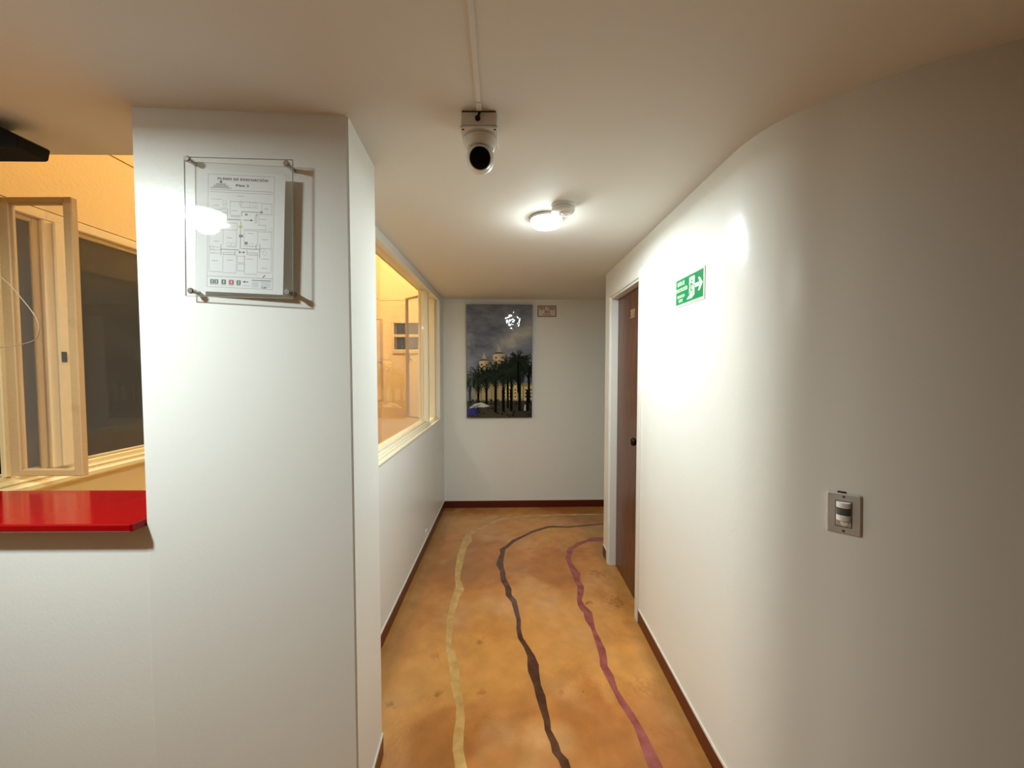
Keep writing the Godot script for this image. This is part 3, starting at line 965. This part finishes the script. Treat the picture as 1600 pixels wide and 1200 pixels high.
	si.box(Vector3(WELL - 0.01, 1.046, -2.92), Vector3(WELL + 0.03, 1.060, -1.39), 0.004)
	obj("sill", si, M.cream_steel, win)
	for z in [[-2.86, -1.745], [-1.632, -1.53]]:
		var g := Shape.new()
		g.box(Vector3(xb - 0.03, 1.085, z[0]), Vector3(xb - 0.026, 2.115, z[1]))
		obj("pane", g, M.old_glass, win)
	var dir := Vector3(1, 0, 0.02)
	casement(win, Vector3(WELL + 0.008, 1.082, -1.52), dir, 0.285, 1.072, 0.042, false)
	# window further along the same wall
	var w3 := thing("window_3", "further cream casement window standing open near the courtyard corner", "window")
	w3.set_meta("kind", "structure")
	var f3 := Shape.new()
	f3.box(Vector3(xa, 2.12, -5.35), Vector3(xb, 2.17, -4.25), 0.004)
	f3.box(Vector3(xa, 1.045, -5.35), Vector3(xb + 0.04, 1.085, -4.25), 0.004)
	for z in [-5.35, -5.09, -4.29]:
		f3.box(Vector3(xa, 1.085, z), Vector3(xb, 2.12, z + 0.04), 0.004)
	obj("frame", f3, M.cream_steel, w3)
	var g3 := Shape.new()
	g3.box(Vector3(xa + 0.02, 1.085, -5.05), Vector3(xa + 0.024, 2.12, -4.29))
	obj("pane", g3, M.glass, w3)
	casement(w3, Vector3(WELL + 0.01, 1.07, -5.06), Vector3(1, 0, 0.02), 0.31, 1.09, 0.034)
	# small window high in the far wall
	var w4 := thing("window_4", "small high window with dark panes in the far courtyard wall", "window")
	w4.set_meta("kind", "structure")
	var f4 := Shape.new()
	f4.box(Vector3(-1.78, 2.205, far - 0.05), Vector3(-0.95, 2.245, far + 0.012), 0.004)
	f4.box(Vector3(-1.76, 1.735, far - 0.05), Vector3(-0.93, 1.80, far + 0.03), 0.006)
	f4.box(Vector3(-1.745, 1.99, far - 0.05), Vector3(-0.95, 2.032, far + 0.008), 0.004)
	for x in [-1.78, -1.34, -0.98]:
		f4.box(Vector3(x, 1.80, far - 0.05), Vector3(x + 0.04, 2.205, far + 0.008), 0.004)
	obj("frame", f4, M.cream_steel, w4)
	for x in [[-1.74, -1.34], [-1.30, -0.98]]:
		for y in [[1.80, 1.99], [2.032, 2.205]]:
			var g := Shape.new()
			g.box(Vector3(x[0], y[0], far - 0.03), Vector3(x[1], y[1], far - 0.026))
			obj("pane", g, M.old_glass, w4)


func corridor_window() -> void:
	var win := thing("window_1", "wide cream-framed window in the corridor's left wall with a small open casement", "window")
	win.set_meta("kind", "structure")
	var z0 := -1.62
	var z1 := -3.88
	var f := Shape.new()
	f.box(Vector3(-0.80, 2.210, z1), Vector3(-0.722, 2.228, z0), 0.003)
	f.box(Vector3(-0.80, 1.006, z1), Vector3(-0.712, 1.022, z0), 0.003)
	f.box(Vector3(-0.80, 1.022, -3.46), Vector3(-0.735, 1.036, z0), 0.003)
	f.box(Vector3(-0.80, 1.022, z1), Vector3(-0.724, 2.210, z1 + 0.03), 0.003)
	f.box(Vector3(-0.80, 1.022, z0 - 0.03), Vector3(-0.724, 2.210, z0), 0.003)
	obj("frame", f, M.enamel, win)
	var mu := Shape.new()
	mu.box(Vector3(-0.757, 1.022, -3.50), Vector3(-0.712, 2.210, -3.46), 0.004)
	mu.box(Vector3(-0.80, 1.022, -3.495), Vector3(-0.757, 2.210, -3.475), 0.003)
	obj("mullion", mu, M.enamel, win)
	var s := Shape.new()
	s.box(Vector3(-0.80, 0.984, z1), Vector3(-0.674, 1.000, z0), 0.004)
	s.box(Vector3(-0.80, 1.000, z1), Vector3(-0.700, 1.012, z0), 0.003)
	obj("sill", s, M.enamel, win)
	var g := Shape.new()
	g.box(Vector3(-0.762, 1.030, -3.465), Vector3(-0.758, 2.215, z0 - 0.02))
	obj("pane", g, M.glass, win)
	casement(win, Vector3(-0.775, 1.046, -3.478), Vector3(-0.18, 0, -0.165), 0.238, 1.118, 0.03)


func door() -> void:
	var d := thing("door_1", "dark brown wooden door with brass room number in the right wall", "door")
	d.set_meta("kind", "structure")
	var c := Shape.new()
	c.box(Vector3(RIGHT - 0.010, 0, -2.252), Vector3(RIGHT + 0.004, 2.083, -2.208), 0.003)
	c.box(Vector3(RIGHT - 0.010, 2.034, -2.922), Vector3(RIGHT + 0.004, 2.083, -2.252), 0.003)
	c.box(Vector3(RIGHT - 0.010, 0, -2.922), Vector3(RIGHT + 0.004, 2.034, -2.878), 0.003)
	obj("casing", c, M.trim, d)
	var j := Shape.new()
	j.box(Vector3(RIGHT, 0, -2.885), Vector3(0.86, 2.034, -2.870), 0.002)
	j.box(Vector3(RIGHT, 0, -2.260), Vector3(0.86, 2.034, -2.246), 0.002)
	j.box(Vector3(RIGHT, 2.020, -2.870), Vector3(0.86, 2.036, -2.260), 0.002)
	obj("jamb", j, M.trim, d)
	var l := Shape.new()
	l.box(Vector3(0.824, 0.006, -2.868), Vector3(0.864, 2.018, -2.262), 0.003)
	var leaf := obj("door_leaf", l, M.wood, d)
	var k := Shape.new(Transform3D(Basis(Vector3(0, 0, 1), PI / 2), Vector3(0.824, 1.047, -2.365)))
	k.lathe([Vector2(0.0, -0.002), Vector2(0.026, -0.002), Vector2(0.028, 0.004), Vector2(0.013, 0.010), Vector2(0.011, 0.022), Vector2(0.020, 0.028), Vector2(0.026, 0.038), Vector2(0.025, 0.050), Vector2(0.016, 0.058), Vector2(0.0, 0.060)], 32, 50.0)
	obj("knob", k, M.bronze, leaf)
	lettering("room_number", "303", 0.088, 0.058, facing(Vector3(-1, 0, 0), Vector3(0.8232, 1.865, -2.535)), M.brass, leaf, 0.003)


func counter() -> void:
	var s := Shape.new()
	s.box(Vector3(-1.945, 1.037, -1.394), Vector3(-1.066, 1.061, -1.083), 0.004)
	tag(obj("counter_top", s, M.red), "glossy red counter top on the half wall left of the pillar", "counter")
	# black tapered housing hung under the ceiling edge
	var b := Shape.new()
	var p := PackedVector2Array([Vector2(-1.444, 2.148), Vector2(-1.437, 2.152), Vector2(-1.430, 2.180), Vector2(-1.436, 2.186), Vector2(-1.55, CEIL - 0.001), Vector2(-1.93, CEIL - 0.001), Vector2(-1.93, 2.148)])
	b.prism(p, -1.245, -1.165, 30.0)
	var t := thing("ceiling_housing", "black tapered housing under the ceiling edge above the red counter", "housing")
	obj("body", b, M.black, t)
	# loose cord hanging in a loop below it
	var path := []
	var c := Curve3D.new()
	for q in [[-1.813, 2.150], [-1.711, 1.919], [-1.546, 1.782], [-1.509, 1.747], [-1.464, 1.689], [-1.441, 1.650], [-1.436, 1.621], [-1.449, 1.591], [-1.489, 1.576], [-1.538, 1.570], [-1.595, 1.576], [-1.724, 1.688], [-1.851, 2.150]]:
		c.add_point(Vector3(q[0], q[1], -1.20))
	for k in c.point_count:
		var tan := (c.get_point_position(mini(k + 1, c.point_count - 1)) - c.get_point_position(maxi(k - 1, 0))) / 6.0
		c.set_point_in(k, -tan)
		c.set_point_out(k, tan)
	for q in c.tessellate(4, 3.0):
		path.append(q)
	var w := Shape.new()
	w.tube(path, 0.0013, 6)
	tag(obj("hanging_cord", w, M.cord), "thin pale cord looping down in front of the open casement", "cord")


func wall_things() -> void:
	# evacuation plan on four stand-offs
	var plane := -1.115
	var t := thing("evacuation_plan", "evacuation floor plan behind clear acrylic on four steel stand-offs on the pillar", "sign", Transform3D(Basis(Vector3(0, 0, 1), deg_to_rad(-1.2)), Vector3(-0.7615, 1.899, plane)))
	var a := Shape.new()
	a.box(Vector3(-0.151, -0.1935, -0.0015), Vector3(0.151, 0.1935, 0.0015))
	obj("acrylic_panel", a, M.acrylic, t)
	var e := Shape.new()
	for q in [[-0.152, -0.1945, 0.152, -0.1935], [-0.152, 0.1935, 0.152, 0.1945], [-0.152, -0.1935, -0.151, 0.1935], [0.151, -0.1935, 0.152, 0.1935]]:
		e.box(Vector3(q[0], q[1], -0.0015), Vector3(q[2], q[3], 0.0015))
	obj("panel_edge", e, M.acrylic_edge, t)
	for q in [[-0.1385, 0.186], [0.1365, 0.181], [0.140, -0.177], [-0.1335, -0.180]]:
		var s := Shape.new(Transform3D(Basis(Vector3(1, 0, 0), PI / 2), Vector3(q[0], q[1], 0)))
		s.lathe([Vector2(0.0, -0.032), Vector2(0.0065, -0.032), Vector2(0.0065, -0.002), Vector2(0.0085, 0.0018), Vector2(0.0085, 0.007), Vector2(0.0065, 0.009), Vector2(0.0, 0.009)], 20, 30.0)
		obj("standoff", s, M.steel, t)
	var pm := mat(Color.WHITE, 0.6)
	pm.albedo_texture = plan_picture()
	var p := Shape.new()
	p.quad(Vector3(-0.124, -0.169, 0.0006), Vector3(0.124, -0.169, 0.0006), Vector3(0.124, 0.169, 0.0006), Vector3(-0.124, 0.169, 0.0006), Vector3(0, 0, 1))
	var bk := Vector2(0.02, 0.02)
	p.quad(Vector3(-0.124, -0.169, 0), Vector3(0.124, -0.169, 0), Vector3(0.124, 0.169, 0), Vector3(-0.124, 0.169, 0), Vector3(0, 0, -1), bk, bk, bk, bk)
	var sheet := obj("printed_sheet", p, pm, t)
	sheet.transform = Transform3D(Basis(Vector3(0, 0, 1), deg_to_rad(-1.3)), Vector3(0.0015, -0.0125, -0.0032))
	var ink := mat(rgb8(52, 50, 52), 0.7)
	# 0.248 m wide for 1000 units of the drawing
	lettering("title", "PLANO DE EVACUACIÓN", 0.141, 0.0085, Transform3D(Basis.IDENTITY, Vector3((520.0 - 500.0) * 0.000248, (707.0 - 78.0) * 0.000239, 0.0008)), ink, sheet, 0.0003)
	lettering("floor_number", "Piso 3", 0.036, 0.0075, Transform3D(Basis.IDENTITY, Vector3((515.0 - 500.0) * 0.000248, (707.0 - 152.0) * 0.000239, 0.0008)), ink, sheet, 0.0003)
	lettering("version_number", "1.23", 0.014, 0.005, Transform3D(Basis.IDENTITY, Vector3((780.0 - 500.0) * 0.000248, (707.0 - 1338.0) * 0.000239, 0.0008)), ink, sheet, 0.0003)
	# exit sign on the right wall
	var x := thing("exit_sign", "green evacuation route sign with running figure and arrow on the right wall", "sign", facing(Vector3(-1, 0, 0), Vector3(RIGHT, 1.8415, -1.6385)))
	var b := Shape.new()
	b.box(Vector3(-0.1315, -0.0655, 0), Vector3(0.1315, 0.0655, 0.003), 0.0008)
	obj("backing_plate", b, M.white_plastic, x)
	var fm := mat(Color.WHITE, 0.35)
	fm.albedo_texture = exit_picture()
	var face := Shape.new()
	face.quad(Vector3(-0.1295, -0.0615, 0.0033), Vector3(0.1295, -0.0615, 0.0033), Vector3(0.1295, 0.0635, 0.0033), Vector3(-0.1295, 0.0635, 0.0033), Vector3(0, 0, 1))
	face.box(Vector3(-0.1295, -0.0615, 0.0030), Vector3(0.1295, 0.0635, 0.0032))
	var fo := obj("printed_face", face, fm, x)
	var glow := mat(rgb8(224, 238, 206), 0.4)
	for q in [["RUTA DE", -0.073, 0.0365, 0.068, 0.0185], ["EVACUACIÓN", -0.0665, 0.0115, 0.108, 0.0215], ["EVACUATION", -0.073, -0.0195, 0.070, 0.0125], ["ROUTE", -0.074, -0.0385, 0.038, 0.0135]]:
		lettering("lettering", q[0], q[3], q[4], Transform3D(Basis.IDENTITY, Vector3(q[1], q[2], 0.0037)), glow, fo, 0.0006)
	# room-number plate on the far wall
	var far := -4.117
	var r := thing("room_plate", "small white plate with red room numbers right of the picture", "sign", Transform3D(Basis.IDENTITY, Vector3(0.419, 2.114, far)))
	var rb := Shape.new()
	rb.box(Vector3(-0.100, -0.059, -0.002), Vector3(0.100, 0.059, 0.004), 0.001)
	obj("plate", rb, mat(rgb8(214, 200, 188), 0.4), r)
	var redm := mat(rgb8(132, 34, 30), 0.45)
	var bd := Shape.new()
	for q in [[-0.099, -0.058, 0.099, -0.050], [-0.099, 0.050, 0.099, 0.058], [-0.099, -0.050, -0.090, 0.050], [0.090, -0.050, 0.099, 0.050]]:
		bd.box(Vector3(q[0], q[1], 0.0035), Vector3(q[2], q[3], 0.0052))
	obj("border", bd, mat(rgb8(128, 74, 62), 0.45), r)
	lettering("lettering", "301 - 302", 0.160, 0.026, Transform3D(Basis.IDENTITY, Vector3(0, 0.030, 0.0045)), redm, r, 0.001)
	lettering("lettering", "303", 0.058, 0.027, Transform3D(Basis.IDENTITY, Vector3(0.002, -0.006, 0.0045)), redm, r, 0.001)
	var ul := Shape.new()
	ul.box(Vector3(-0.045, -0.040, 0.0038), Vector3(0.045, -0.034, 0.0052))
	obj("underline", ul, redm, r)
	# framed photograph of a church
	var pic := thing("wall_picture", "tall glossy picture of a twin-towered church behind palms on the far wall", "picture", Transform3D(Basis(Vector3.UP, deg_to_rad(1.6)) * Basis(Vector3.RIGHT, deg_to_rad(1.3)), Vector3(-0.0860, 1.5795, far + 0.031)))
	var pb := Shape.new()
	pb.box(Vector3(-0.3465, -0.597, 0.0), Vector3(0.3465, 0.597, 0.022), 0.002)
	obj("panel", pb, mat(rgb8(24, 22, 22), 0.4), pic)
	var pf := Shape.new()
	pf.quad(Vector3(-0.3445, -0.595, 0.0228), Vector3(0.3445, -0.595, 0.0228), Vector3(0.3445, 0.595, 0.0228), Vector3(-0.3445, 0.595, 0.0228), Vector3(0, 0, 1))
	pf.box(Vector3(-0.3445, -0.595, 0.0218), Vector3(0.3445, 0.595, 0.0225))
	var gm := mat(Color.WHITE, 0.045)
	gm.albedo_texture = church_picture()
	gm.normal_enabled = true
	gm.normal_texture = noise_picture(noise(0.03, 2, 15), 512, true, 6.0)
	gm.normal_scale = 0.07
	obj("printed_face", pf, gm, pic)
	# motion-sensor switch on the curved wall
	var line := right_line()
	var place := Vector2.ZERO
	var n := Vector3.FORWARD
	for k in line.size() - 1:
		var p0: Vector2 = line[k]
		var p1: Vector2 = line[k + 1]
		if p0.x < -0.897 * p0.y and p1.x >= -0.897 * p1.y:
			var g0 := p0.x + 0.897 * p0.y
			var g1 := p1.x + 0.897 * p1.y
			place = p0.lerp(p1, -g0 / (g1 - g0))
			var d := (p1 - p0).normalized()
			n = Vector3(-d.y, 0, d.x)
	n = n if n.z > 0 else -n
	var sw := thing("motion_switch", "pale grey motion-sensor light switch on the curved right wall", "switch", facing(n, Vector3(place.x, 1.1035, place.y) + n * 0.0005, 1.0))
	var pl := Shape.new()
	pl.box(Vector3(-0.0365, -0.056, -0.004), Vector3(0.0365, 0.056, 0.0065), 0.003)
	obj("cover_plate", pl, M.grey_plastic, sw)
	var body := Shape.new()
	body.box(Vector3(-0.0165, -0.034, 0.004), Vector3(0.0165, 0.034, 0.0085), 0.0015)
	obj("sensor_body", body, M.grey_plastic, sw)
	var gap := Shape.new()
	for q in [[-0.0180, -0.0355, -0.0166, 0.0355], [0.0166, -0.0355, 0.0180, 0.0355], [-0.0180, -0.0362, 0.0180, -0.0348], [-0.0180, 0.0348, 0.0180, 0.0362]]:
		gap.box(Vector3(q[0], q[1], 0.005), Vector3(q[2], q[3], 0.0068))
	obj("gap", gap, M.shadow_line, sw)
	# half-round hoods above and below the dark lens
	var arc := func(r0: float, y0: float, y1: float, m: Material, called: String) -> void:
		var pts := PackedVector2Array()
		for k in 13:
			var angle := PI * k / 12.0
			pts.append(Vector2(cos(angle) * 0.0155, 0.007 + sin(angle) * r0))
		var h := Shape.new(Transform3D(Vector3(1, 0, 0), Vector3(0, 0, 1), Vector3(0, 1, 0), Vector3.ZERO))
		h.prism(pts, y0, y1, 40.0)
		obj(called, h, m, sw)
	arc.call(0.014, 0.019, 0.033, M.white_plastic, "hood")
	arc.call(0.011, -0.002, 0.019, mat(rgb8(86, 84, 78), 0.25), "lens")
	arc.call(0.014, -0.016, -0.002, M.white_plastic, "hood")
	var bt := Shape.new(Transform3D(Basis(Vector3(1, 0, 0), PI / 2), Vector3(0.002, -0.0245, 0.008)))
	bt.lathe([Vector2(0.0, 0.0), Vector2(0.0085, 0.0), Vector2(0.0085, 0.0022), Vector2(0.007, 0.003), Vector2(0.0, 0.0034)], 20, 50.0)
	obj("button", bt, M.white_plastic, sw)
	for y in [0.047, -0.047]:
		var sc := Shape.new(Transform3D(Basis(Vector3(1, 0, 0), PI / 2), Vector3(0, y, 0.006)))
		sc.lathe([Vector2(0.0, 0.0), Vector2(0.0035, 0.0), Vector2(0.003, 0.0014), Vector2(0.0, 0.0018)], 14, 50.0)
		obj("screw", sc, mat(rgb8(110, 102, 92), 0.4, 0.6), sw)
	var hole := Shape.new()
	hole.box(Vector3(-0.014, 0.052, -0.003), Vector3(0.006, 0.0605, 0.001), 0.002)
	obj("box_edge", hole, M.black, sw)


func ceiling_things() -> void:
	# dome camera under its junction box
	var t := thing("security_camera", "white dome security camera with black lens hanging from the ceiling", "camera", Transform3D(Basis.IDENTITY, Vector3(-0.082, CEIL, -1.183)))
	var b := Shape.new()
	b.box(Vector3(-0.052, -0.043, -0.053), Vector3(0.052, -0.003, 0.053), 0.003)
	obj("mount_box", b, M.white_plastic, t)
	var gap := Shape.new()
	gap.box(Vector3(-0.049, -0.004, -0.05), Vector3(0.049, 0.001, 0.05))
	obj("gasket", gap, M.black, t)
	var fl := Shape.new()
	fl.box(Vector3(-0.0545, -0.049, -0.0555), Vector3(0.0545, -0.0435, 0.0555), 0.002)
	obj("flange", fl, M.white_plastic, t)
	for q in [[-0.046, 0.046], [0.046, 0.046]]:
		var s := Shape.new(Transform3D(Basis(Vector3(1, 0, 0), PI), Vector3(q[0], -0.049, q[1])))
		s.lathe([Vector2(0.0, -0.001), Vector2(0.0035, -0.001), Vector2(0.003, 0.001), Vector2(0.0, 0.0014)], 12, 50.0)
		obj("screw", s, M.shadow_line, t)
	var base := Shape.new()
	base.lathe([Vector2(0.0, -0.080), Vector2(0.040, -0.080), Vector2(0.0435, -0.077), Vector2(0.0475, -0.066), Vector2(0.050, -0.060), Vector2(0.0515, -0.0575), Vector2(0.0485, -0.0565), Vector2(0.0485, -0.0545), Vector2(0.0515, -0.0535), Vector2(0.0515, -0.049), Vector2(0.0, -0.049)], 48, 30.0)
	obj("base", base, M.white_plastic, t)
	# the eyeball looks towards the lobby and slightly down
	var aim := Vector3(0.05, -0.40, 1.0).normalized()
	var side := aim.cross(Vector3.UP).normalized()
	var eye := Transform3D(Basis(side, aim, side.cross(aim)), Vector3(0.0, -0.109, 0.0))
	var ball := Shape.new(eye)
	var prof := []
	for k in 13:
		var a := -PI / 2 + (PI * 0.5 + 0.62) * k / 12.0
		prof.append(Vector2(cos(a), sin(a)) * 0.042)
	prof.append(Vector2(0.0335, 0.031))
	prof.append(Vector2(0.0305, 0.0318))
	prof.append(Vector2(0.0300, 0.0300))
	ball.lathe(prof, 48, 40.0)
	obj("eyeball", ball, M.white_plastic, t)
	var lens := Shape.new(eye)
	lens.lathe([Vector2(0.0304, 0.0285), Vector2(0.0304, 0.0306), Vector2(0.02, 0.0322), Vector2(0.0, 0.0330)], 40, 50.0)
	obj("lens", lens, M.lens, t)
	var gl := Shape.new()
	gl.tube([Vector3(0.003, -0.006, 0.062), Vector3(0.002, -0.012, 0.060), Vector3(-0.002, -0.018, 0.0545), Vector3(-0.003, -0.024, 0.052)], 0.0036, 10)
	gl.xf = Transform3D(Basis(Vector3(1, 0, 0), PI / 2), Vector3(-0.003, -0.023, 0.052))
	gl.lathe([Vector2(0.0, 0.0), Vector2(0.0075, 0.0), Vector2(0.0075, 0.006), Vector2(0.005, 0.009), Vector2(0.0, 0.009)], 18, 40.0)
	obj("cable_gland", gl, M.black, t)
	# cable duct leading to it
	var c := thing("cable_duct", "thin white cable duct along the ceiling leading to the security camera", "cable duct")
	var d := Shape.new()
	var q := PackedVector2Array([Vector2(-0.0735, -1.085), Vector2(-0.0855, -1.085), Vector2(-0.0765, -0.6), Vector2(-0.070, -0.2), Vector2(-0.045, 2.4), Vector2(-0.033, 2.4), Vector2(-0.058, -0.2), Vector2(-0.0645, -0.6)])
	d.xf = UPWARD
	d.prism(q, CEIL - 0.008, CEIL + 0.001)
	obj("duct", d, M.ceiling, c)
	var e := Shape.new()
	e.box(Vector3(-0.0875, CEIL - 0.0105, -1.118), Vector3(-0.0725, CEIL, -1.083), 0.002)
	obj("end_cap", e, M.white_plastic, c)
	# smoke detector beside the lamp
	var s := thing("smoke_detector", "round white smoke detector on the ceiling right of the glowing lamp", "smoke detector", Transform3D(Basis.IDENTITY, Vector3(0.252, CEIL, -1.765)))
	var b0 := Shape.new()
	b0.lathe([Vector2(0.0, -0.012), Vector2(0.052, -0.012), Vector2(0.055, -0.009), Vector2(0.055, 0.0)], 40, 40.0)
	obj("base", b0, M.white_plastic, s)
	var b1 := Shape.new()
	b1.lathe([Vector2(0.0, -0.036), Vector2(0.040, -0.036), Vector2(0.050, -0.031), Vector2(0.053, -0.024), Vector2(0.053, -0.017), Vector2(0.048, -0.0155), Vector2(0.048, -0.012)], 40, 40.0)
	obj("body", b1, M.white_plastic, s)
	var b2 := Shape.new(Transform3D(Basis.IDENTITY, Vector3(0.004, 0, 0.002)))
	b2.lathe([Vector2(0.0, -0.042), Vector2(0.010, -0.041), Vector2(0.013, -0.039), Vector2(0.014, -0.0355), Vector2(0.018, -0.0355), Vector2(0.020, -0.040), Vector2(0.023, -0.040), Vector2(0.024, -0.0355)], 32, 30.0)
	obj("sensing_ring", b2, M.white_plastic, s)
